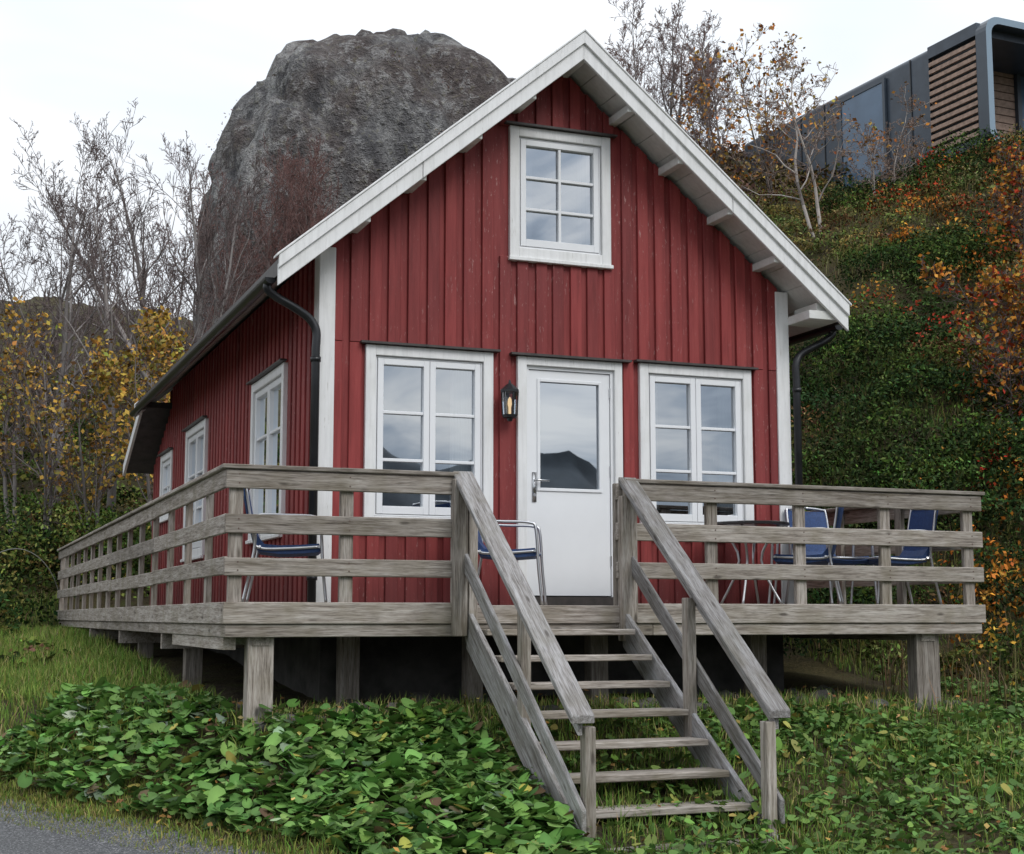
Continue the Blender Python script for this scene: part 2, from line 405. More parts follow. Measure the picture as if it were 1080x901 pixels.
for nm,xg,xw in (('downpipe_left',XL-.045,S0-.06),('downpipe_right',XR+.045,S1+.08)):
    mb=MB(); mid=(xg+xw)/2
    mb.tube(smoothpath([(xg,1.08,zg),(xg,1.08,zg-.05),(xg+(xw-xg)*.2,1.09,zg-.11),(mid,YW-.12,zg-.17),(xg+(xw-xg)*.85,YW-.08,zg-.25),(xw,YW-.08,zg-.35),(xw,YW-.08,zg-.5)],6)+[Vector((xw,YW-.08,-.2))],.036,10)
    for z in (2.0,1.0,.2): mb.tube([(xw,YW-.08,z),(xw,YW-.08,z+.04)],.045,10)
    mb.build(nm,BLACK,house,smooth=True)

def window(name,o,face,cols=2,rows=3,curt=()):
    a0,a1,z0,z1=o
    if face=='f': tr=lambda a,out,z:(a,YW-out,z)
    else: tr=lambda a,out,z:(S0-out,a,z)
    e=empty(name); e.parent=house
    m=MB(); B=lambda b,A0,A1,Z0,Z1,o0,o1: b.box(tr(A0,o0,Z0),tr(A1,o1,Z1))
    w=.088
    B(m,a0-w,a0,z0-w,z1+w,-.02,.042);B(m,a1,a1+w,z0-w,z1+w,-.02,.042)
    B(m,a0,a1,z1,z1+w,-.02,.040);B(m,a0,a1,z0-w,z0,-.02,.040); B(m,a0-.1,a1+.1,z0-w-.035,z0-w-.001,-.01,.065)
    m.build(name+'_casing',WHT,e,bevel=.004)
    m=MB()
    g=.004; f=.014
    B(m,a0+g,a0+f+g,z0+g,z1-g,-.07,.012);B(m,a1-f-g,a1-g,z0+g,z1-g,-.07,.012);B(m,a0+f+g,a1-f-g,z1-f-g,z1-g,-.07,.012);B(m,a0+f+g,a1-f-g,z0+g,z0+f+g,-.07,.012)
    n=2 if cols==2 else 1
    A0,A1=a0+f+.007,a1-f-.007; Z0,Z1=z0+f+.007,z1-f-.007; wd=(A1-A0)/n; fr=.052
    for i in range(n):
        l=A0+i*wd+.002; r=A0+(i+1)*wd-.002
        B(m,l,l+fr,Z0,Z1,-.04,.020);B(m,r-fr,r,Z0,Z1,-.04,.020);B(m,l+fr,r-fr,Z1-fr,Z1,-.04,.019);B(m,l+fr,r-fr,Z0,Z0+fr+.015,-.04,.019)
        for k in range(1,rows):
            z=Z0+fr+(Z1-Z0-2*fr)*k/rows; B(m,l+fr,r-fr,z-.013,z+.013,-.02,.010)
        if n==1: B(m,(l+r)/2-.013,(l+r)/2+.013,Z0+fr,Z1-fr,-.021,.011)
    m.build(name+'_sash',DOORW,e,bevel=.003)
    m=MB(); p=[tr(A0+.01,-.022,Z0+.01),tr(A1-.01,-.022,Z0+.01),tr(A1-.01,-.022,Z1-.01),tr(A0+.01,-.022,Z1-.01)]
    m.poly(p,[(0,1,2,3)]); m.build(name+'_glass',GLASS,e)
    m=MB(); B(m,a0-.14,a1+.14,z1+w+.004,z1+w+.022,-.01,.085); m.build(name+'_flashing',DARKFL,e)
    for (c0,c1) in curt:
        m=MB(); n=40; pts=[]
        for i in range(n+1):
            a=a0+(a1-a0)*(c0+(c1-c0)*i/n); d=.12+.018*math.sin(i*1.35)+.01*math.sin(i*.6)
            pts.append((a,d))
        V=[tr(a,-d,z0-.02) for a,d in pts]+[tr(a,-d-.0,z1+.02) for a,d in pts]
        m.poly(V,[(i,i+1,n+2+i,n+1+i) for i in range(n)]); m.build(name+'_curtain',CURT,e,smooth=True)
    return e
window('window_left',front_open[0],'f',2,3,[(.74,.97)])
window('window_right',front_open[1],'f',2,3,[(.02,.16),(.82,.98)])
window('window_gable',front_open[3],'f',1,3,[(0,.22),(.80,1.)])
window('window_side',side_open[0],'s',2,3,[(.8,1)])
window('window_side_back',side_open[1],'s',2,3,[(0,.3)])
window('window_side_small',side_open[2],'s',1,2)
mb=MB()
mb.box((S0+.06,YW+1.9,.0),(S1-.06,YW+2.0,2.35)); mb.box((S0+.04,YW+.06,-.06),(S1-.04,YB-.1,-.0))
mb.box((S0+.04,YW+.06,2.35),(S1-.04,YB-.1,2.45)); mb.box((2.2,YW+2.5,2.46),(4.2,YW+2.6,3.9))
mb.box((2.0,YW+.9,.0),(2.35,YW+1.3,.8)); 
mb.build('interior_partitions',ROOM,house)
door=empty('entrance_door'); door.parent=house
mb=MB()
dx0,dx1,dz0,dz1=2.80,3.65,.02,2.10
mb.box((dx0-.085,YW-.045,.0),(dx0,YW+.02,dz1+.075)); mb.box((dx1,YW-.045,.0),(dx1+.075,YW+.02,dz1+.075)); mb.box((dx0,YW-.043,dz1),(dx1,YW+.02,dz1+.075))
mb.build('door_casing',WHT,door,bevel=.004)
mb=MB(); mb.box((dx0+.002,YW-.01,.08),(dx0+.03,YW+.08,dz1-.002)); mb.box((dx1-.03,YW-.01,.08),(dx1-.002,YW+.08,dz1-.002)); mb.box((dx0+.03,YW-.01,dz1-.03),(dx1-.03,YW+.08,dz1-.002))
mb.build('door_jamb',DOORW,door)
mb=MB(); a,b=dx0+.035,dx1-.035; gz0,gz1,ga,gb=1.02,1.97,a+.10,b-.10; y0,y1=YW+.005,YW+.05
mb.box((a,y0,.09),(ga,y1,dz1-.035)); mb.box((gb,y0,.09),(b,y1,dz1-.035)); mb.box((ga,y0,gz1),(gb,y1,dz1-.035)); mb.box((ga,y0,.09),(gb,y1,gz0))
mb.build('door_leaf',DOORW,door)
mb=MB(); q=.022
mb.box((ga-q,y0-.012,gz0-q),(ga+.006,y0,gz1+q)); mb.box((gb-.006,y0-.012,gz0-q),(gb+q,y0,gz1+q)); mb.box((ga+.006,y0-.012,gz1-.006),(gb-.006,y0,gz1+q)); mb.box((ga+.006,y0-.012,gz0-q),(gb-.006,y0,gz0+.006))
mb.build('door_glazing_bead',DOORW,door,bevel=.003)
mb=MB(); mb.poly([(ga,y0+.02,gz0),(gb,y0+.02,gz0),(gb,y0+.02,gz1),(ga,y0+.02,gz1)],[(0,1,2,3)]); mb.build('door_glass',glass_mat('door_glass_pane',.5),door)
mb=MB(); mb.box((dx0-.02,YW-.09,.0),(dx1+.02,YW+.08,.078)); mb.build('door_threshold',DARKFL,door)
mb=MB(); mb.box((dx0-.16,YW-.09,dz1+.078),(dx1+.15,YW+.01,dz1+.097)); mb.build('door_flashing',DARKFL,door)
mb=MB(); hx=a+.05; mb.box((hx-.02,y0-.008,.90),(hx+.02,y0,1.16)); mb.tube([(hx,y0,1.09),(hx,y0-.05,1.09),(hx+.02,y0-.055,1.09),(hx+.12,y0-.055,1.085)],.009,8); mb.tube([(hx,y0,.96),(hx,y0-.022,.96)],.014,10)
mb.build('door_handle',BRASS,door,smooth=True)
mb=MB(); 
for z in (.35,1.15,1.85): mb.tube([(b+.004,y0-.008,z),(b+.004,y0-.008,z+.09)],.008,8)
mb.build('door_hinges',BRASS,door)
lamp=empty('wall_lantern'); 
lx,lz=2.605,1.75; ly=YW-.13
mb=MB()
mb.box((lx-.03,YW-.04,lz-.08),(lx+.03,YW-.012,lz+.10)); mb.tube(smoothpath([(lx,YW-.03,lz-.05),(lx,YW-.09,lz-.13),(lx,ly,lz-.15)],4),.01,6)
mb.tube([(lx,ly,lz-.17),(lx,ly,lz-.145),(lx,ly,lz-.14),(lx,ly,lz-.115)],[.02,.03,.065,.07],8)
mb.tube([(lx,ly,lz+.08),(lx,ly,lz+.10),(lx,ly,lz+.15),(lx,ly,lz+.16),(lx,ly,lz+.19)],[.085,.085,.03,.014,.008],8)
for k in range(6):
    w=math.pi*(k+.5)/3; mb.tube([(lx+.062*math.cos(w),ly+.062*math.sin(w),lz-.12),(lx+.074*math.cos(w),ly+.074*math.sin(w),lz+.085)],.006,4)
mb.build('lantern_frame',BLACK,lamp)
m,nt,out=new_mat('lit_bulb'); em=N(nt,'ShaderNodeEmission'); em.inputs[0].default_value=(1,.72,.4,1); em.inputs[1].default_value=1.2; L(nt,em.outputs[0],out.inputs[0])
mb=MB(); mb.tube([(lx,ly,lz-.11),(lx,ly,lz-.05),(lx,ly,lz-.02),(lx,ly,lz+.02),(lx,ly,lz+.04)],[.012,.012,.020,.016,.004],8); mb.build('lantern_bulb',m,lamp,smooth=True)
mb=MB(); mb.tube([(lx,ly,lz-.115),(lx,ly,lz+.08)],[.058,.068],6,cap=False); mb.build('lantern_glass',glass_mat('lantern_glass_pane',.12,(.8,.8,.8)),lamp)

# ------------------------------------------------------------------ DECK
deck=empty('wooden_deck'); Wd_=6.62; LD=14.7
mb=MB()
n=9
for i in range(n): mb.box((.01,.035+i*.13,-.045),(Wd_-.01,.035+i*.13+.122,-.004))
for i in range(7): mb.box((.02+i*.13,1.225,-.045),(.02+i*.13+.122,LD,-.006))
for i in range(9): mb.box((S1+.01+i*.13,1.225,-.045),(S1+.01+i*.13+.122,4.0,-.006))
mb.build('floor_boards',WX,deck,bevel=.004)
mb=MB()
mb.box((-.03,-.032,-.145),(1.76,.0,.012)); mb.box((1.764,-.032,-.145),(3.13,.0,-.006)); mb.box((3.134,-.032,-.145),(Wd_+.03,.0,.012))
mb.box((-.01,-.012,-.24),(3.4,.03,-.148)); mb.box((3.403,-.012,-.24),(Wd_,.03,-.148))
for yy in (.5,1.1): mb.box((.02,yy,-.24),(Wd_-.02,yy+.07,-.05))
mb.build('front_fascia_boards',WX,deck,bevel=.005)
mb=MB()
for a,b in ((.002,3.9),(3.905,8.1),(8.105,LD)):
    mb.box((-.032,a,-.145),(0,b,.012)); mb.box((-.012,a,-.24),(.03,b,-.148))
mb.box((Wd_,.002,-.145),(Wd_+.032,4,.01))
mb.build('side_fascia_boards',WY,deck,bevel=.005)
mb=MB()
for z0,z1 in ((.835,.97),(.505,.645),(.205,.335)):
    for xa,xb in ((-.03,1.80),(3.08,Wd_+.03)):
        dz=random.uniform(-.006,.006)
        mb.box((xa,-.03,z0+dz),(xb,.0,z1+dz))
mb.box((-.06,-.05,.972),(1.74,.10,1.005)); mb.box((3.16,-.05,.972),(Wd_+.06,.10,1.005))
mb.build('front_rail_boards',WX,deck,bevel=.006)
mb=MB()
for z0,z1 in ((.835,.97),(.505,.645),(.205,.335)):
    for a,b in ((.003,3.6),(3.604,7.3),(7.304,11.2),(11.204,LD)):
        dz=random.uniform(-.006,.006); mb.box((-.03,a,z0+dz),(0,b,z1+dz))
    mb.box((Wd_,.003,z0),(Wd_+.03,4,z1))
for a,b in ((.102,4.2),(4.204,9.0),(9.004,LD)): mb.box((-.06,a,.972),(.08,b,1.004))
mb.box((Wd_-.09,.102,.972),(Wd_+.05,4,1.004))
mb.build('side_rail_boards',WY,deck,bevel=.006)
mb=MB()
for x in (.055,.88,1.76,3.13,3.96,4.80,5.65,6.52):
    w=.05; mb.box((x-w,.003,-.2),(x+w,.05,.968))
for y in [.95+ .98*i for i in range(15)]: 
    if y<LD: mb.box((.003,y-.05,-.2),(.05,y+.05,.968))
for y in (1.1,2.1,3.1,3.9): mb.box((Wd_-.05,y-.05,-.2),(Wd_-.003,y+.05,.968))
mb.box((.003,LD-.1,-.2),(.1,LD,.968))
mb.build('rail_posts',WZ,deck,bevel=.005)
mb=MB()
for x in (.055,.88,1.76,3.13,3.96,4.80,5.65,6.52):
    for z in (.87,.935,.54,.61,.24,.30): mb.tube([(x+.012,-.0325,z),(x+.012,-.0295,z)],.006,6)
mb.build('rail_screws',simple('rusty_screw',(.10,.06,.045),.6),deck)
mb=MB()
for x,y,w in ((.27,.14,.095),(6.10,.14,.12),(3.25,.75,.08),(.3,3.2,.08),(.3,6.4,.08),(.3,9.6,.08),(6.3,3,.1),(1.2,1.1,.08),(2.2,.9,.07),(4.9,.95,.08)):
    mb.box((x-w,y-.07,float(H(x,y))-.2),(x+w,y+.07,-.242))
mb.build('support_posts',WZ,deck,bevel=.006)
mb=MB()
mb.box((-.0,.1,-.33),(.09,2.5,-.243)); mb.box((.2,.06,-.30),(.34,1.2,-.243)); mb.box((6.03,.06,-.30),(6.17,2.2,-.243))
for y in (3.1,6.3,9.5): mb.box((.0,y,-.38),(1.0,y+.09,-.243))
mb.build('deck_joists',WY,deck)
mb=MB(); mb.box((S0+.05,YW+.05,-1.2),(S1-.05,YE-.1,-.07)); mb.build('stone_plinth',simple('plinth_concrete',(.06,.057,.052),.9,ns=5,amt=.5),house)

# ------------------------------------------------------------------ STAIRS
st=empty('wooden_stairs'); XA,XB=1.83,3.14
mb=MB(); r_,g_=.187,.283
for n in range(1,9):
    z=-r_*n; y=-.04-g_*n
    d=random.uniform(-.006,.006)
    mb.box((XA+.045,y,z-.045),(XB-.045,y+.135,z+d*.3)); mb.box((XA+.045,y+.142,z-.045),(XB-.045,y+.27,z+d*.3-.002))
mb.build('treads',WX,st,bevel=.006)
mb=MB()
def slope_board(x0,x1,y0,z0,y1,z1,h):
    mb.prism([(x0,y0,z0),(x0,y1,z1),(x0,y1,z1-h),(x0,y0,z0-h)],(x1-x0,0,0))
for x in (XA,XB):
    slope_board(x-.020,x+.020,-.035,-.03,-2.50,-.03-(2.465)*(r_/g_),.30)
for sgn,x in ((-1,XA-.04),(1,XB+.05)):
    slope_board(x-.016,x+.016,-.036,.43,-2.25,.43-2.214*RS,.155)
    mb.prism([(x-.085,-.01,1.02),(x+.075,-.01,1.02),(x+.075,-.01,.965),(x-.085,-.01,.965)],(0,-2.24,-2.24*RS))
    slope_board(x-.020,x+.015,-.036,.93,-2.2,.93-2.164*RS,.10)
mb.build('stair_rails_and_stringers',WS,st,bevel=.006)
mb=MB()
for x in (XA-.04,XB+.05):
    for y in (-.05,-1.12,-2.18):
        top=.965+y*RS-.03 ; bot=float(H(x,y))-.1 if y<-1.5 else min(-.10,y*.66-.25)
        xa=x+.0235 if x<2 else x-.0235
        mb.box((xa,y-.045,bot),(xa+(.07 if x<2 else -.07),y+.045,top-.035))
mb.box((XA-.14,.0-.034,-.24),(XA-.03,-.1,.95)); mb.box((XB-.01,-.034,-.14),(XB+.09,-.1,.95))
mb.build('stair_posts',WZ,st,bevel=.006)

# ------------------------------------------------------------------ FURNITURE
def chair(loc,rot,name='garden_chair'):
    e=empty(name,loc); e.rotation_euler=(0,0,rot)
    m=MB()
    for s in (-.27,.27):
        m.tube(smoothpath([(.30,s,.0),(.27,s,.30),(.25,s,.60),(.20,s,.655),(.0,s,.665),(-.20,s,.665),(-.235,s,.60),(-.24,s*.97,.40),(-.32,s,.0)],6),.0125,7)
        m.tube(smoothpath([(.24,s*.9,.43),(.0,s*.9,.415),(-.20,s*.9,.42),(-.245,s*.9,.50),(-.31,s*.88,.86),(-.32,s*.75,.90),(-.325,0,.915)],6),.0115,7)
        m.tube([(.24,s,.43),(.24,s*.9,.43)],.011,6); m.tube([(-.2,s,.43),(-.2,s*.9,.42)],.011,6)
    m.tube([(.245,-.245,.43),(.245,.245,.43)],.0115,7); m.tube([(-.27,-.26,.25),(-.27,.26,.25)],.010,6)
    m.build('chair_frame',METAL,e,smooth=True)
    m=MB()
    V=[];k=6;Fc=[]
    def sheet(pts):
        o=len(V)
        for (a,z) in pts:
            for j in range(k+1):
                t=j/k; V.append((a-.012*math.sin(math.pi*t),-.238+.476*t,z-.014*math.sin(math.pi*t)))
        for i in range(len(pts)-1):
            for j in range(k): Fc.append((o+i*(k+1)+j,o+i*(k+1)+j+1,o+(i+1)*(k+1)+j+1,o+(i+1)*(k+1)+j))
    loop=[(.24,.39),(.262,.42),(.24,.455),(.1,.445),(-.05,.44),(-.17,.45),(-.225,.52),(-.27,.66),(-.305,.84),(-.32,.895),(-.345,.89),(-.33,.82),(-.295,.64),(-.25,.48),(-.2,.395),(-.05,.375),(.1,.38),(.24,.39)]
    sheet(loop); 
    nl=len(loop)-1
    for j in (0,k): Fc.append(tuple(i*(k+1)+j for i in range(nl)))
    m.poly(V,Fc,(.5,.5,.5)); m.build('chair_sling',BLUE,e)
    return e
chair((.56,.55,0),-.25); chair((2.40,.62,0),-.45); chair((5.25,.66,0),math.pi*.80); chair((6.15,.60,0),math.pi*.95); chair((5.65,.85,0),-math.pi*.45)
tb=empty('round_bistro_table',(4.72,.70,0))
m=MB(); m.tube([(0,0,.70),(0,0,.705),(0,0,.725),(0,0,.73)],[.33,.35,.35,.335],28); m.build('table_top',TABLEM,tb)
m=MB(); 
for k in range(4):
    w=math.pi/4+k*math.pi/2; c,s_=math.cos(w),math.sin(w); m.tube(smoothpath([(.26*c,.26*s_,.70),(.10*c,.10*s_,.40),(.28*c,.28*s_,0)],5),.012,7)
m.build('table_legs',METAL,tb,smooth=True)

# ------------------------------------------------------------------ MODERN CABIN ON HILL
mod=empty('modern_pod_house',(16.9,11.94,9.08)); mod.rotation_euler=(0,0,math.radians(3.2))
PANEL=simple('blue_grey_cladding',(.045,.060,.080),.4,ns=3,amt=.25); RIM=simple('grey_rim_panel',(.05,.066,.085),.35,ns=3,amt=.1); CEDAR=simple('cedar_slats',(.36,.25,.19),.7,ns=10,amt=.3)
LRIM=simple('light_rim_edge',(.22,.30,.37),.35)
Lm,Wm,Hm=8.6,6.0,2.62
def rrect(y,ins,r=.32,k=6):
    pts=[]
    for cx,cz,a0 in ((Wm-r-ins,Hm-r-ins,0),(r+ins,Hm-r-ins,90),(r+ins,r+ins,180),(Wm-r-ins,r+ins,270)):
        for i in range(k+1):
            a=math.radians(a0+90*i/k); pts.append((cx+r*math.cos(a),y,cz+r*math.sin(a)))
    return pts
m=MB(); m.prism(rrect(1.75,.05,.12),(0,Lm-1.75,0)); m.build('pod_body',PANEL,mod)
a=rrect(0,0); b=rrect(0,.14,.22); n=len(a)
def ringf(m,p,q): m.poly(p+q,[(i,(i+1)%n,(i+1)%n+n,i+n) for i in range(n)])
m=MB(); ringf(m,a,[(p[0],.30,p[2]) for p in a]); ringf(m,b,[(p[0],1.75,p[2]) for p in b]); m.build('pod_rim',RIM,mod)
m=MB(); ringf(m,a,b); m.build('pod_rim_edge',LRIM,mod)
m=MB()
m.box((0.03,.30,Hm-.30),(Wm-.03,1.75,Hm-.05)); m.box((0.03,.30,.05),(Wm-.03,1.75,.22))
m.build('pod_terrace_slabs',PANEL,mod)
m=MB()
for i in range(13): m.box((.02,.33,.27+i*.155),(.07,1.72,.27+i*.155+.085))
for i in range(13): m.box((.14,1.70,.2+i*.17),(2.3,1.74,.2+i*.17+.15))
m.build('pod_louvres',CEDAR,mod)
m=MB(); m.box((2.3,1.6,.2),(2.4,1.74,2.4)); m.box((4.0,1.6,.2),(4.1,1.74,2.4))
m.box((-.02,3.1,.25),(.04,3.18,2.38)); m.box((-.02,4.62,.25),(.04,4.70,2.38)); m.box((-.02,3.18,2.30),(.04,4.62,2.38)); m.box((-.02,3.18,.25),(.04,4.62,.33)); m.build('pod_frame',RIM,mod)
m=MB(); m.poly([(.0,3.18,.33),(.0,4.62,.33),(.0,4.62,2.3),(.0,3.18,2.3)],[(0,1,2,3)]); m.box((2.4,1.69,.2),(5.8,1.73,2.4)); m.build('pod_windows',simple('pod_painted_reflection',(.10,.16,.24),.15,spec=.5,ns=.6,amt=.3),mod)  # opaque panes, bluish reflection put into their base colour
m=MB(); 
for y in (2.3,5.3,6.2,7.1): m.box((.03,y,.1),(.052,y+.03,2.5))
m.build('pod_panel_joints',BLACK,mod)
m=MB()
for x,y in ((1,3),(1,6.5),(5,3),(5,6.5)): m.box((x-.15,y-.15,-3.5),(x+.15,y+.15,.1))
m.build('pod_pillars',RIM,mod)

# ------------------------------------------------------------------ ROCK
def ico(sub):
    import bmesh
    bm=bmesh.new(); bmesh.ops.create_icosphere(bm,subdivisions=sub,radius=1)
    V=np.array([v.co[:] for v in bm.verts]); F=np.array([[v.index for v in f.verts] for f in bm.faces]); bm.free(); return V,F
def fbm3(P,s,o=4,seed=0): 
    return (fbm(P[:,0]*s+P[:,2]*s*.6,P[:,1]*s-P[:,2]*s*.7,o,seed)+fbm(P[:,2]*s+3,P[:,0]*s*.8-P[:,1]*s*.5,o,seed+4))*.5
def rock_mat():
    m,nt,out=new_mat('granite_rock')
    v=mapping(nt,(1,1,.22)); w=mapping(nt)
    st_=noise(nt,v,.9,5,.7,.6); b=noise(nt,w,.26,4,.6,.5); f=noise(nt,w,5,4,.7); sp_=noise(nt,w,1.8,5,.78)
    c=ramp(nt,st_,[(.32,(.08,.077,.08)),(.45,(.19,.185,.19)),(.55,(.32,.315,.31)),(.66,(.60,.59,.58))]).outputs[0]
    c=mixc(nt,mathn(nt,'MULTIPLY',ramp(nt,b,[(.47,(0,0,0)),(.60,(1,1,1))]).outputs[0],.7),c,mixc(nt,sp_,(.07,.055,.05),(.26,.20,.18)))
    c=mixc(nt,mathn(nt,'MULTIPLY',ramp(nt,sp_,[(.53,(0,0,0)),(.59,(1,1,1))]).outputs[0],.65),c,(.50,.49,.48))
    c=mixc(nt,mathn(nt,'MULTIPLY',ramp(nt,f,[(.55,(0,0,0)),(.65,(1,1,1))]).outputs[0],.35),c,(.18,.17,.08))
    c=mixc(nt,.5,c,ramp(nt,f,[(.32,(.3,.3,.3)),(.65,(1.25,1.25,1.25))]).outputs[0],'MULTIPLY')
    h=mathn(nt,'ADD',f,mathn(nt,'MULTIPLY',sp_,1.8))
    principled(nt,out,c,.9,bump(nt,h,1.,.5),spec=.2); return m
ROCK=rock_mat()
V0,F0=ico(6)
def blob(c,r,ex,seed,amp):
    P=V0.copy(); q=(np.abs(P)**ex).sum(1)**(-1/ex); P=P*q[:,None]
    rid=1-np.abs(fbm3(P,2.6,4,seed+3))*2
    d=1+amp*fbm3(P,1.2,5,seed)+amp*.45*fbm3(P,4.5,4,seed+7)-.05*np.clip(rid-.75,0,1)*4
    P=P*d[:,None]*np.array(r); return P+np.array(c)
cx,cy=UL(46,-4.0); A_=blob((cx,cy,8.8),(6.0,5.5,9.25),3.0,1,.15)
A_[:,2]-=.16*np.clip((A_[:,0]-cx),0,9)*sstep(A_[:,2],9,16)
cx,cy=UL(47.0,1.0); B_=blob((cx,cy,8.2),(6.2,5.5,8.7),2.6,5,.16)
cx,cy=UL(47,6.2); C_=blob((cx,cy,7.2),(6.0,5,7.1),2.3,9,.2)
nV=len(V0)
raw_mesh('granite_boulder',np.concatenate([A_,B_,C_]),np.concatenate([F0,F0+nV,F0+2*nV]),ROCK,smooth=True)
V1,F1=ico(3); PV=[];PF=[]
for i in range(58):
    x=RNG.uniform(.2,6.5);y=RNG.uniform(-.1,1.1);r=RNG.uniform(.04,.14)
    P=V1*np.array([1,RNG.uniform(.7,1),RNG.uniform(.5,.8)])*r*(1+.5*fbm3(V1+i,1.7,3,i))[:,None]+np.array([x,y,float(H(x,y))+r*.05])
    PF.append(F1+len(V1)*len(PV));PV.append(P)
raw_mesh('field_stones',np.concatenate(PV),np.concatenate(PF),simple('field_stone',(.085,.08,.072),.9,ns=9,amt=.6),smooth=True)

# ------------------------------------------------------------------ VEGETATION
def unit(n):
    v=RNG.normal(size=(n,3)); return v/np.linalg.norm(v,axis=1)[:,None]
def leaves(name,C,size,colr,up=0.,aspect=.6,mat=FAR,parent=None):
    n=len(C); nrm=unit(n); nrm[:,2]+=up; nrm/=np.linalg.norm(nrm,axis=1)[:,None]
    t=np.cross(nrm,unit(n)); t/=np.linalg.norm(t,axis=1)[:,None]; b=np.cross(nrm,t)
    s=np.asarray(size).reshape(-1,1)*np.ones((n,1))
    P=np.stack([C-t*s*.5, C+b*s*.5*aspect+nrm*s*.08, C+t*s*.5, C-b*s*.5*aspect+nrm*s*.08],1).reshape(-1,3)
    F=np.arange(n*4).reshape(n,4)
    return raw_mesh(name,P,F,mat,parent,np.repeat(colr,4,axis=0))
def jit(base,n,a=.25):
    return np.clip(np.asarray(base)*(1+RNG.normal(size=(n,1))*a)*(1+RNG.normal(size=(n,3))*a*.35),.003,.9)
def palette(cols,w,n,a=.2):
    idx=RNG.choice(len(cols),size=n,p=np.array(w)/sum(w)); return jit(np.array(cols)[idx],n,a)
def bushes(name,cent,rad,base,per,size,flat=.75,up=.35,aspect=.6):
    n=len(cent); zz=H(cent[:,0],cent[:,1]); CC=[];LC=[];SS=[]
    for i in range(n):
        k=int(per*(rad[i]/.6)**2); d=unit(k); d[:,2]=np.abs(d[:,2])*1.0-.1
        lump=1+.6*fbm3(d+i*3.1,2.2,3,i%17)
        r=rad[i]*lump*RNG.uniform(.55,1.,k)**.5
        P=d*r[:,None]*np.array([1,1,flat]); P+=np.array([cent[i,0],cent[i,1],zz[i]+.02])
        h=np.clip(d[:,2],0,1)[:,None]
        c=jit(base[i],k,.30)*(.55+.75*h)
        CC.append(P);LC.append(c);SS.append(RNG.uniform(.6,1.3,k)*size)
    return leaves(name,np.concatenate(CC),np.concatenate(SS),np.concatenate(LC),up,aspect)
def region(n,ur,lr,cond=None):
    u=RNG.uniform(*ur,n);l=RNG.uniform(*lr,n); x,y=UL(u,l); P=np.stack([x,y],1)
    if cond is not None: P=P[cond(x,y)]
    return P
GRN=(.07,.105,.028);OLV=(.16,.15,.05);DKG=(.032,.055,.02);BRN=(.15,.09,.045);RUST=(.40,.16,.03);YEL=(.42,.26,.05);LIM=(.16,.21,.05);RED_=(.32,.05,.025);STRAW=(.30,.24,.12)
notdeck=lambda x,y:~((x>.02)&(x<6.9)&(y>-.2)&(y<15.2))
P=region(1650,(13,29),(2.2,12.5),lambda x,y:(x>6.9)&(LIN(x,y)>-.15)&(LIN(x,y)<9.5))
zone=fbm(P[:,0]*.55,P[:,1]*.55,3,77); n=len(P); hz=LIN(P[:,0],P[:,1])
pc=palette([GRN,OLV,DKG,BRN,(.10,.14,.035),STRAW],[5,4,2,2,4,.6],n,.25)
dark=palette([DKG,GRN,(.04,.065,.024)],[3,3,3],n,.2); bright=palette([OLV,BRN,(.20,.16,.06),(.13,.16,.05),RUST],[5,2,3,4,1.2],n,.2)
pc=np.where((zone<-.08)[:,None],dark,np.where((zone>.10)[:,None],bright,pc))
pc=np.where(((hz>5.8)&(RNG.random(n)<.35))[:,None],palette([BRN,(.20,.15,.06),OLV],[2,2,4],n,.2),pc)
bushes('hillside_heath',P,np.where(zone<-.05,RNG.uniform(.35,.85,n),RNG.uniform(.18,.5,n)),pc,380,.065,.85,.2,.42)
Q=[]
for (u,l,s,k) in ((16.0,5.6,.6,14),(17.5,6.1,.8,18),(20,7.0,.8,18),(22,7.7,.8,16),(17,4.9,.4,5),(24,8.2,1.0,12),(21,5.6,.6,5),(25,7.0,1.0,7),(15.5,5.0,.4,6),(23,6.4,.8,6)):
    for _ in range(k):
        x,y=UL(u+RNG.normal()*s,l+RNG.normal()*s*.5); Q.append((x,y))
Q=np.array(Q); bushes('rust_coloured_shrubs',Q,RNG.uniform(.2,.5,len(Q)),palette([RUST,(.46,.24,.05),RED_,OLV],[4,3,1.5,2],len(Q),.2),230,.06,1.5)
P=region(750,(15.5,40),(-15,-1.5),lambda x,y:notdeck(x,y)&((y>14.9)|((x<-.5)&(AD(x,y)>2.6))))
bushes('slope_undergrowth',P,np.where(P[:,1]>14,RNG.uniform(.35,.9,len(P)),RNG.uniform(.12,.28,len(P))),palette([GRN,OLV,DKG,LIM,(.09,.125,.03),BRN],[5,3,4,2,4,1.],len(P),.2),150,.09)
P=region(60,(20,26.5),(-10,-5.2),lambda x,y:(x<-1.2)|(y>15.3))
bushes('green_thicket',P,RNG.uniform(.7,1.25,len(P)),palette([GRN,(.10,.15,.035),DKG,LIM,OLV],[4,3,3,1.5,1.5],len(P),.2),330,.085,1.35,.2,.5)
P=region(420,(31,50),(2.0,13),lambda x,y:(x>6))
bushes('brown_hill_scrub',P,RNG.uniform(.4,.9,len(P)),palette([BRN,(.12,.085,.06),(.17,.11,.055),OLV,RUST],[5,5,3,2,.8],len(P),.2),80,.13)

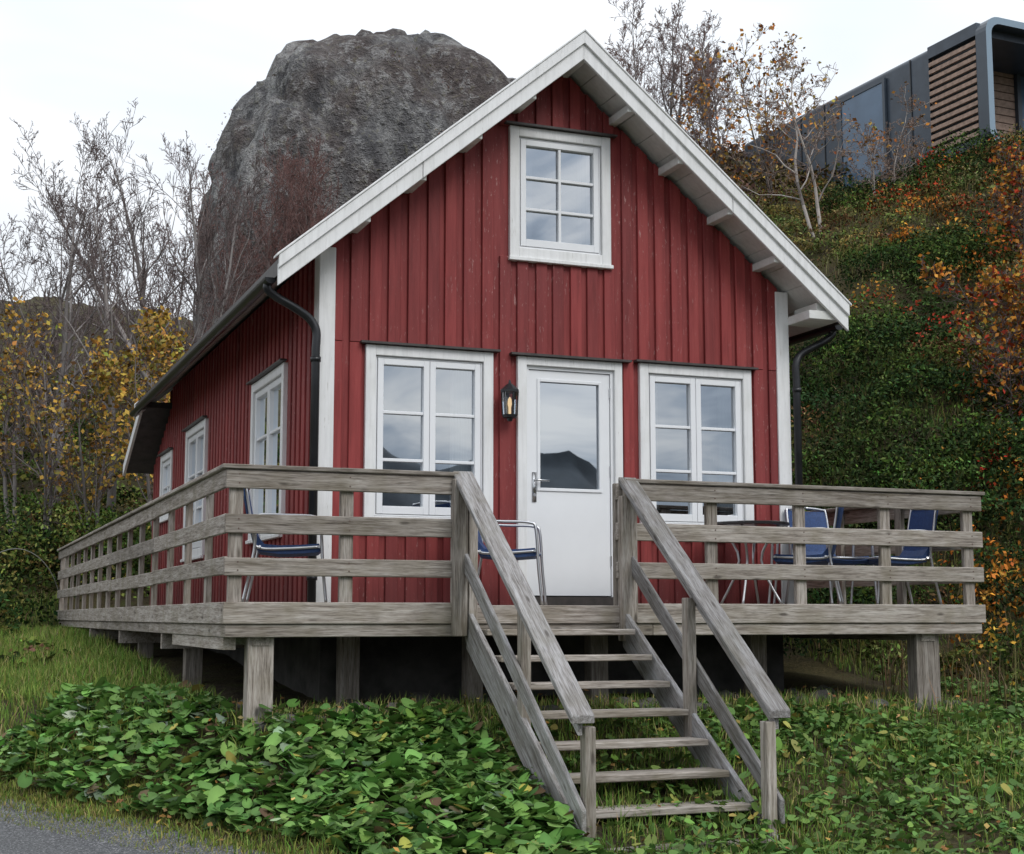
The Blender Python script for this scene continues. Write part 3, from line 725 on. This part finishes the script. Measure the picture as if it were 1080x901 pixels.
def make_tree(name,loc,h,seed,spread=.55,stems=1,bark=(.22,.20,.19),twig=(.145,.115,.11),leafn=0,leafc=None,leafw=None,leafs=.09,dens=1.,lean=0.,tw=1.,crook=1.):
    rg=random.Random(seed); segs=[]; tips=[]
    def rv(): return Vector((rg.gauss(0,1),rg.gauss(0,1),rg.gauss(0,1)))
    def grow(p,d,length,r,lev):
        n=[9,6,4,3,2][lev]; sl=length/n; q=p.copy(); dd=d.copy()
        for i in range(n):
            dd=(dd+rv()*[.07,.13,.16,.2,.22][lev]*crook+Vector((0,0,1))*[.05,.08,.08,.06,.03][lev]).normalized(); q2=q+dd*sl
            r0=r*(1-.88*i/n); r1=r*(1-.88*(i+1)/n); segs.append((q.copy(),q2.copy(),r0,r1,lev)); q=q2
            if lev<4:
                cnt=[(1.8 if i>1 else 0),1.3,1.25,.9][lev]*dens
                c=int(cnt)+(1 if rg.random()<cnt-int(cnt) else 0)
                for _ in range(c):
                    side=rv(); side=(side-dd*side.dot(dd)).normalized()
                    nd=(dd*(1-spread)+side*spread*rg.uniform(.8,1.2)+Vector((0,0,.16))).normalized()
                    frac=1-.65*i/n
                    grow(q-dd*sl*rg.random(),nd,length*frac*rg.uniform(.38,.6),max(r1*.55,.003*tw),lev+1)
            if lev>=2: tips.append(q.copy())
    for s in range(stems):
        d=Vector((rg.gauss(0,.16)*(stems>1)+lean,rg.gauss(0,.16)*(stems>1),1)).normalized()
        grow(Vector((rg.gauss(0,.12)*(stems>1),rg.gauss(0,.12)*(stems>1),-.3)),d,h*rg.uniform(.8,1.) if s else h,h*.0125*(1 if stems==1 else .8)*tw,0)
    A=np.array([a[0][:] for a in segs]);B=np.array([a[1][:] for a in segs]);R0=np.array([a[2] for a in segs]);R1=np.array([a[3] for a in segs]);Lv=np.array([a[4] for a in segs])
    mn=.0045*tw; R0=np.maximum(R0,mn);R1=np.maximum(R1,mn*.7)
    T_=B-A; T_/=np.linalg.norm(T_,axis=1)[:,None]+1e-9; ref=np.where(np.abs(T_[:,2:3])<.9,np.array([[0,0,1.]]),np.array([[1.,0,0]]))
    a=np.cross(T_,ref); a/=np.linalg.norm(a,axis=1)[:,None]; b=np.cross(T_,a); k=4
    ang=2*np.pi*np.arange(k)/k; ring=a[:,None,:]*np.cos(ang)[None,:,None]+b[:,None,:]*np.sin(ang)[None,:,None]
    VA=A[:,None,:]+ring*R0[:,None,None]; VB=B[:,None,:]+ring*R1[:,None,None]
    V=np.concatenate([VA,VB],1).reshape(-1,3); n=len(A); base=(np.arange(n)*2*k)[:,None]
    j=np.arange(k); jj=(j+1)%k
    F=np.stack([base+j,base+jj,base+k+jj,base+k+j],2).reshape(-1,4)
    cc=np.where(Lv[:,None]<2,np.array([bark]),np.array([twig]))*(1+RNG.normal(size=(n,1))*.18); cc=np.repeat(cc,2*k,axis=0)
    e=empty(name,loc)
    raw_mesh('trunk_and_branches',V,F,BARK,e,cc,smooth=True)
    if leafn:
        tp=np.array([t[:] for t in tips]); C=tp[RNG.integers(0,len(tp),leafn)]+RNG.normal(size=(leafn,3))*h*.018
        leaves('foliage',C,RNG.uniform(.6,1.3,leafn)*leafs,palette(leafc,leafw,leafn,.28),.2,.7,FAR,e)
    return e
def at(u,l):
    x,y=UL(u,l); return (x,y,float(H(x,y)))
k=0
for (u,l,h,sp,st_,tw) in ((30,-9.3,7.4,.5,2,1.2),(29,-7.9,6.6,.5,1,1.2),(33,-7.0,8.0,.45,2,1.3),(31.5,-6.5,7.2,.45,2,1.2),(28,-10.0,5.6,.5,1,1.1),(34,-11.3,6.2,.5,2,1.3),(35,-8.4,8.0,.45,2,1.3)):
    k+=1; make_tree('bare_birch_tree',at(u,l),h,k,sp,st_,tw=tw,dens=.95)
YC=[(.40,.24,.05),(.46,.30,.07),(.30,.18,.06),(.26,.23,.06)]
for (u,l,h,n) in ((26,-5.9,5.0,3000),(27.5,-6.4,4.2,1600),(26.5,-7.4,3.8,1300),(27.5,-9.3,4.4,1000),(27,-8.3,4.0,450)):
    k+=1; make_tree('yellow_birch_tree',at(u,l),h,k,.5,2,leafn=n,leafc=YC,leafw=[4,2,3,3],leafs=.10,dens=.8,tw=1.1)
for (u,l,h,st_) in ((37,3.4,4.4,2),(38,4.4,4.6,2),(36,5.0,3.8,1),(39,5.8,3.8,2)):
    k+=1; make_tree('bare_birch_tree',at(u,l),h,k,.5,st_,tw=1.3,twig=(.20,.14,.125))
OC=[(.46,.20,.05),(.40,.25,.07),(.28,.13,.05)]
k+=1; make_tree('orange_rowan_tree',at(30,5.4),4.0,k,.6,2,leafn=600,leafc=OC,leafw=[4,3,2],leafs=.10,tw=1.1,dens=.8)
k+=1; make_tree('orange_rowan_tree',at(31,4.5),3.2,k,.6,2,leafn=400,leafc=OC,leafw=[4,3,2],leafs=.10,tw=1.1,dens=.8)
k+=1; make_tree('mountain_birch_tree',at(24.5,5.3),3.6,k,.72,2,bark=(.44,.40,.37),twig=(.24,.18,.15),leafn=220,leafc=OC+[YEL],leafw=[3,3,2,2],leafs=.08,tw=1.15,dens=.8,crook=1.7)
k+=1; make_tree('mountain_birch_tree',at(25.5,6.5),2.3,k,.72,2,bark=(.40,.36,.33),twig=(.24,.18,.15),leafn=160,leafc=OC,leafw=[3,3,2],leafs=.08,tw=1.1,crook=1.6,dens=.9)
k+=1; make_tree('orange_rowan_tree',at(18,6.2),2.5,k,.65,3,bark=(.14,.12,.11),leafn=2200,leafc=[RUST,(.46,.22,.05),RED_,OLV],leafw=[4,3,1.5,2],leafs=.075,tw=.9,dens=.9)
k+=1; make_tree('orange_rowan_tree',at(21,7.3),2.0,k,.65,3,bark=(.14,.12,.11),leafn=1300,leafc=[RUST,(.46,.22,.05),RED_,OLV],leafw=[4,3,1.5,2],leafs=.075,tw=.9,dens=.8)
for (u,l,h) in ((38,-7.6,6.6),(39,-6.6,6.4),(38,-5.6,6.0),(37.5,-4.6,5.0),(38,-3.4,5.0),(39,-6.0,7.2),(36,-8.2,5.4),(38,-2.0,5.0),(39,-7.1,7.4),(38.5,-5.0,6.4)):
    k+=1; make_tree('bare_scrub_tree',at(u,l),h,k,.45,2,bark=(.17,.13,.12),twig=(.18,.105,.095),tw=1.2,dens=.9)
cc_=[];
for i in range(2600):
    Pp=(A_,B_,C_)[RNG.integers(0,3)]; p=Pp[RNG.integers(0,nV)]
    cc_.append(p)
cc_=np.array(cc_); nm=fbm(cc_[:,0]*.5+cc_[:,2]*.3,cc_[:,1]*.5,3,91); cc_=cc_[(nm>.05)&(cc_[:,2]>7)&(cc_[:,2]<16.2)]
cc_=np.repeat(cc_,16,axis=0)+RNG.normal(size=(len(cc_)*16,3))*np.array([.18,.1,.2])
leaves('boulder_heather',cc_,RNG.uniform(.06,.14,len(cc_)),palette([(.17,.11,.09),(.14,.10,.07),(.21,.14,.10),(.13,.13,.06)],[4,3,2,2],len(cc_),.25),0,.35)

def inst(name,tv,tf,C,yaw,tiltv,S_,colr,mat=LEAF):
    n=len(C); c,s=np.cos(yaw),np.sin(yaw)
    x=tv[None,:,0]*S_[:,None]; y=tv[None,:,1]*S_[:,None]; z=tv[None,:,2]*S_[:,None]
    z=z+x*tiltv[:,0:1]+y*tiltv[:,1:2]
    X_=x*c[:,None]-y*s[:,None]; Y_=x*s[:,None]+y*c[:,None]
    P=np.stack([X_,Y_,z],2)+C[:,None,:]
    F=(tf[None]+(np.arange(n)*len(tv))[:,None,None]).reshape(-1,tf.shape[1])
    return raw_mesh(name,P.reshape(-1,3),F,mat,None,colr.reshape(-1,3))
m_=14; ang=np.linspace(-math.pi*.93,math.pi*.93,m_); rr=.5*(1-.10*np.cos(3*ang)+.06*(np.arange(m_)%2))
tv=np.array([[0,0,-.03]]+[[r*math.cos(a)+.08,r*math.sin(a),.10*abs(math.sin(a))-.05*math.cos(a)] for r,a in zip(rr,ang)])
tf=np.array([[0,i,i+1] for i in range(1,m_)])
n=52000; x=RNG.uniform(-1.9,2.4,n); y=RNG.uniform(-2.9,5.5,n)
a=AD(x,y); dn=fbm(x*.8,y*.8,3,21); dn2=fbm(x*2.6,y*2.6,2,23)
keep=(a>.30+.28*dn)&((y<.12)|((x<.12)&(y<2.6+dn)))&((x<1.72))&(RNG.random(n)<np.where(y<.0,.75,.42)*np.clip(.85+1.0*dn+.8*dn2,.07,1)*(1-.6*sstep(y,-.45,.1)*(x>.2)))
x,y=x[keep],y[keep]; n=len(x); hh=RNG.uniform(.02,.14,n)*(1+.8*fbm(x*1.5,y*1.5,2,31))
C=np.stack([x,y,H(x,y)+hh],1)
pal=palette([(.12,.235,.055),(.09,.19,.042),(.16,.29,.07),(.28,.36,.24),(.38,.35,.08),(.14,.09,.05)],[6,4,4,.5,.35,.35],n,.2)
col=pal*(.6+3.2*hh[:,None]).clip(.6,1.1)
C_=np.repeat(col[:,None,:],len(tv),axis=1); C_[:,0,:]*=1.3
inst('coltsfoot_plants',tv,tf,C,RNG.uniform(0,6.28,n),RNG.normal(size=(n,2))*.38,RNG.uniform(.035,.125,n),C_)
n=32000; x=RNG.uniform(1.2,9.5,n); y=RNG.uniform(-3.4,1.2,n); dn=fbm(x*.9,y*.9,3,41)
keep=((y<-.1)|(x>6.9))&(RNG.random(n)<np.clip(.5+1.5*dn,.07,1))
x,y=x[keep],y[keep]; n=len(x); hh=RNG.uniform(.01,.12,n); C=np.stack([x,y,H(x,y)+hh],1)
col=palette([(.10,.19,.045),(.15,.25,.055),(.075,.145,.035),(.30,.27,.07)],[5,4,3,.6],n,.2)
C_=np.repeat(col[:,None,:],len(tv),axis=1)
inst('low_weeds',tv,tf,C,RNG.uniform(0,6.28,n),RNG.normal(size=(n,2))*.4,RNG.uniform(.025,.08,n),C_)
n=1300; x=RNG.uniform(-1.4,8.5,n); y=RNG.uniform(-3,1.0,n); keep=AD(x,y)>.1; x,y=x[keep],y[keep]; n=len(x)
C=np.stack([x,y,H(x,y)+RNG.uniform(.02,.12,n)],1)
leaves('fallen_leaves',C,RNG.uniform(.03,.06,n),palette([(.36,.20,.06),(.22,.12,.05),(.42,.33,.12)],[3,4,2],n,.25),1.5,.7)
bv=np.array([[-.5,0,0],[.5,0,0],[-.35,.0,.5],[.35,.0,.5],[0,0,1.0]]); 
def grass(name,x,y,h,cols,w,seed=0):
    n=len(x); hgt=h*RNG.uniform(.5,1.2,n); wd=RNG.uniform(.003,.007,n); yaw=RNG.uniform(0,6.28,n); ld=RNG.uniform(0,6.28,n); la=np.abs(RNG.normal(size=n))*.45*hgt
    P=np.zeros((n,5,3)); cx_,sx_=np.cos(yaw),np.sin(yaw)
    for i,(a_,_,z_) in enumerate(bv):
        P[:,i,0]=x+a_*wd*2*cx_+np.cos(ld)*la*z_**2; P[:,i,1]=y+a_*wd*2*sx_+np.sin(ld)*la*z_**2; P[:,i,2]=z_*hgt*(1-.25*z_*(la/hgt))
    P[:,:,2]+=H(x,y)[:,None]-.01
    tf_=np.array([[0,1,3],[0,3,2],[2,3,4]]); F=(tf_[None]+(np.arange(n)*5)[:,None,None]).reshape(-1,3)
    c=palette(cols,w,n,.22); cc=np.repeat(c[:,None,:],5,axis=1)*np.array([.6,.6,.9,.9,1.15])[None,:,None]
    raw_mesh(name,P.reshape(-1,3),F,FAR,None,cc.reshape(-1,3))
GC=[(.13,.23,.045),(.19,.28,.06),(.26,.29,.08),(.38,.31,.15),(.09,.16,.035)]
n=150000; x=RNG.uniform(-2.4,10.5,n); y=RNG.uniform(-3.8,6,n); a=AD(x,y); dn=fbm(x*.7,y*.7,3,51)
keep=notdeck(x,y)&(a>.02)&(RNG.random(n)<np.where(x<1.8,.45,.95)*np.clip(.75+.9*dn,.15,1))
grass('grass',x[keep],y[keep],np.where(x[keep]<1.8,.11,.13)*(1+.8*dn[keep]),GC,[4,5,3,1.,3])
n=24000; x=RNG.uniform(-1.9,1.5,n); a=RNG.uniform(-.14,.60,n); y=(a-(x+1.51)*.915)/.404+1.22
grass('road_edge_grass',x,y,np.full(n,.055),[(.21,.23,.06),(.30,.27,.10),(.14,.19,.035)],[3,2.5,3])
n=44000; x=RNG.uniform(-3.5,.15,n); y=RNG.uniform(1.0,15.5,n); keep=(AD(x,y)>.5)
grass('verge_grass',x[keep],y[keep],np.full(keep.sum(),.17),GC,[4,5,4,1.5,2])
n=14000; x=RNG.uniform(.0,6.5,n); y=RNG.uniform(-.3,1.1,n); keep=RNG.random(n)<.7*(1-sstep(y,.0,1.0)); 
grass('under_deck_grass',x[keep],y[keep],np.full(keep.sum(),.14),GC,[2,2,3,3,3])
P=region(16000,(13.5,28),(2.8,11.5),lambda x,y:(x>6.95)&(LIN(x,y)>.0)&(LIN(x,y)<9)); dn=fbm(P[:,0]*.9,P[:,1]*.9,3,87); P=P[dn>.05]
grass('hill_grass',P[:,0],P[:,1],np.full(len(P),.42),[(.20,.20,.06),(.30,.25,.12),(.13,.17,.045),(.22,.14,.07)],[4,3,4,1.5])
n=260; x=np.concatenate([RNG.normal(6.75,.25,n//2),RNG.uniform(6.8,8.5,n-n//2)]); y=RNG.uniform(-.3,1.8,n)
grass('dry_stalks',x,y,np.full(n,.5),[(.26,.17,.09),(.20,.15,.09),(.12,.12,.05)],[3,3,3])
hp=at(24,-8.0); e=empty('garden_hoop',hp); m=MB()
m.tube([( .75*math.cos(w), .1*math.cos(w), 1.15*math.sin(w)) for w in [math.pi*i/20 for i in range(21)]],.008,6); m.build('hoop_tube',simple('hoop_plastic',(.15,.15,.13),.5),e,smooth=True)

xm=np.linspace(-420,420,240); rows=np.linspace(0,1,14)
tri=lambda c,w:np.clip(1-np.abs(xm-c)/w,0,1)
prof=30+42*tri(96,52)+34*tri(158,50)+26*tri(255,80)+20*tri(-40,90)+fbm(xm*.045,xm*0,5,61)*17
XX,RR=np.meshgrid(xm,rows); ZZ=-6+prof[None,:]*RR*(1+.08*fbm(XX*.05,RR*6,4,71)); YY=-330-80*RR+fbm(XX*.03,RR*4,4,81)*14
YY=np.clip(YY,-415,-300); I=np.arange(XX.size).reshape(XX.shape)
raw_mesh('distant_mountains',np.stack([XX.ravel(),YY.ravel(),ZZ.ravel()],1),np.stack([I[:-1,:-1].ravel(),I[:-1,1:].ravel(),I[1:,1:].ravel(),I[1:,:-1].ravel()],1),simple('mountain_rock',(.05,.06,.07),.95,ns=.05,amt=.5),smooth=True)

# ------------------------------------------------------------------ WORLD + SUN
w=bpy.data.worlds.new('World'); scene.world=w; w.use_nodes=True; nt=w.node_tree; nt.nodes.clear()
out=N(nt,'ShaderNodeOutputWorld'); bg=N(nt,'ShaderNodeBackground'); bg.inputs[1].default_value=.11
el,az=math.radians(42),math.radians(165)
sky=N(nt,'ShaderNodeTexSky'); sky.sky_type='NISHITA'; sky.sun_disc=False; sky.sun_elevation=el; sky.sun_rotation=az
tc=N(nt,'ShaderNodeTexCoord'); mp=N(nt,'ShaderNodeMapping'); mp.inputs['Scale'].default_value=(1,1,2.6); L(nt,tc.outputs['Generated'],mp.inputs['Vector'])
cn=noise(nt,mp.outputs[0],2.1,4,.55,.35)
cn2=noise(nt,mp.outputs[0],4.6,5,.6,.5)
sx=N(nt,'ShaderNodeSeparateXYZ'); L(nt,tc.outputs['Generated'],sx.inputs[0])
cl=ramp(nt,cn,[(.36,(7.0,7.6,8.3)),(.50,(8.0,8.4,8.9)),(.62,(9.0,9.2,9.5))]).outputs[0]
cl2=ramp(nt,cn2,[(.38,(2.6,3.2,4.2)),(.48,(5.2,5.9,6.9)),(.56,(8.4,8.7,9.2)),(.64,(10.8,10.8,10.8))]).outputs[0]
side_=ramp(nt,mathn(nt,'MULTIPLY',sx.outputs[1],-1.),[(.1,(0,0,0)),(.5,(1,1,1))]).outputs[0]
cl=mixc(nt,side_,cl,cl2)
grad=mathn(nt,'MULTIPLY_ADD',mathn(nt,'MAXIMUM',sx.outputs[2],0.),.95); grad.node.inputs[2].default_value=.86
vm=N(nt,'ShaderNodeVectorMath',operation='SCALE'); L(nt,cl,vm.inputs[0]); L(nt,grad,vm.inputs['Scale'])
L(nt,mixc(nt,.93,sky.outputs[0],vm.outputs[0]),bg.inputs[0]); L(nt,bg.outputs[0],out.inputs[0])
sd=bpy.data.lights.new('sun','SUN'); sd.energy=1.5; sd.angle=math.radians(28); sd.color=(1,.98,.95)
so=bpy.data.objects.new('sun',sd); COL.objects.link(so)
dv=Vector((math.sin(az)*math.cos(el),math.cos(az)*math.cos(el),math.sin(el))); so.rotation_euler=dv.to_track_quat('Z','Y').to_euler(); so.location=(0,-10,20)

# ------------------------------------------------------------------ CAMERA
cd=bpy.data.cameras.new('camera'); cam=bpy.data.objects.new('camera',cd); COL.objects.link(cam)
cam.location=(-2.00164,-10.72183,-.09563); cd.sensor_width=36; cd.lens=36*1564.468/1080; cd.clip_end=2000; cd.clip_start=.05
cam.rotation_euler=(math.pi/2+.12746,0,-.37328); scene.camera=cam
scene.view_settings.view_transform='Standard'; scene.view_settings.look='None'; scene.view_settings.exposure=0
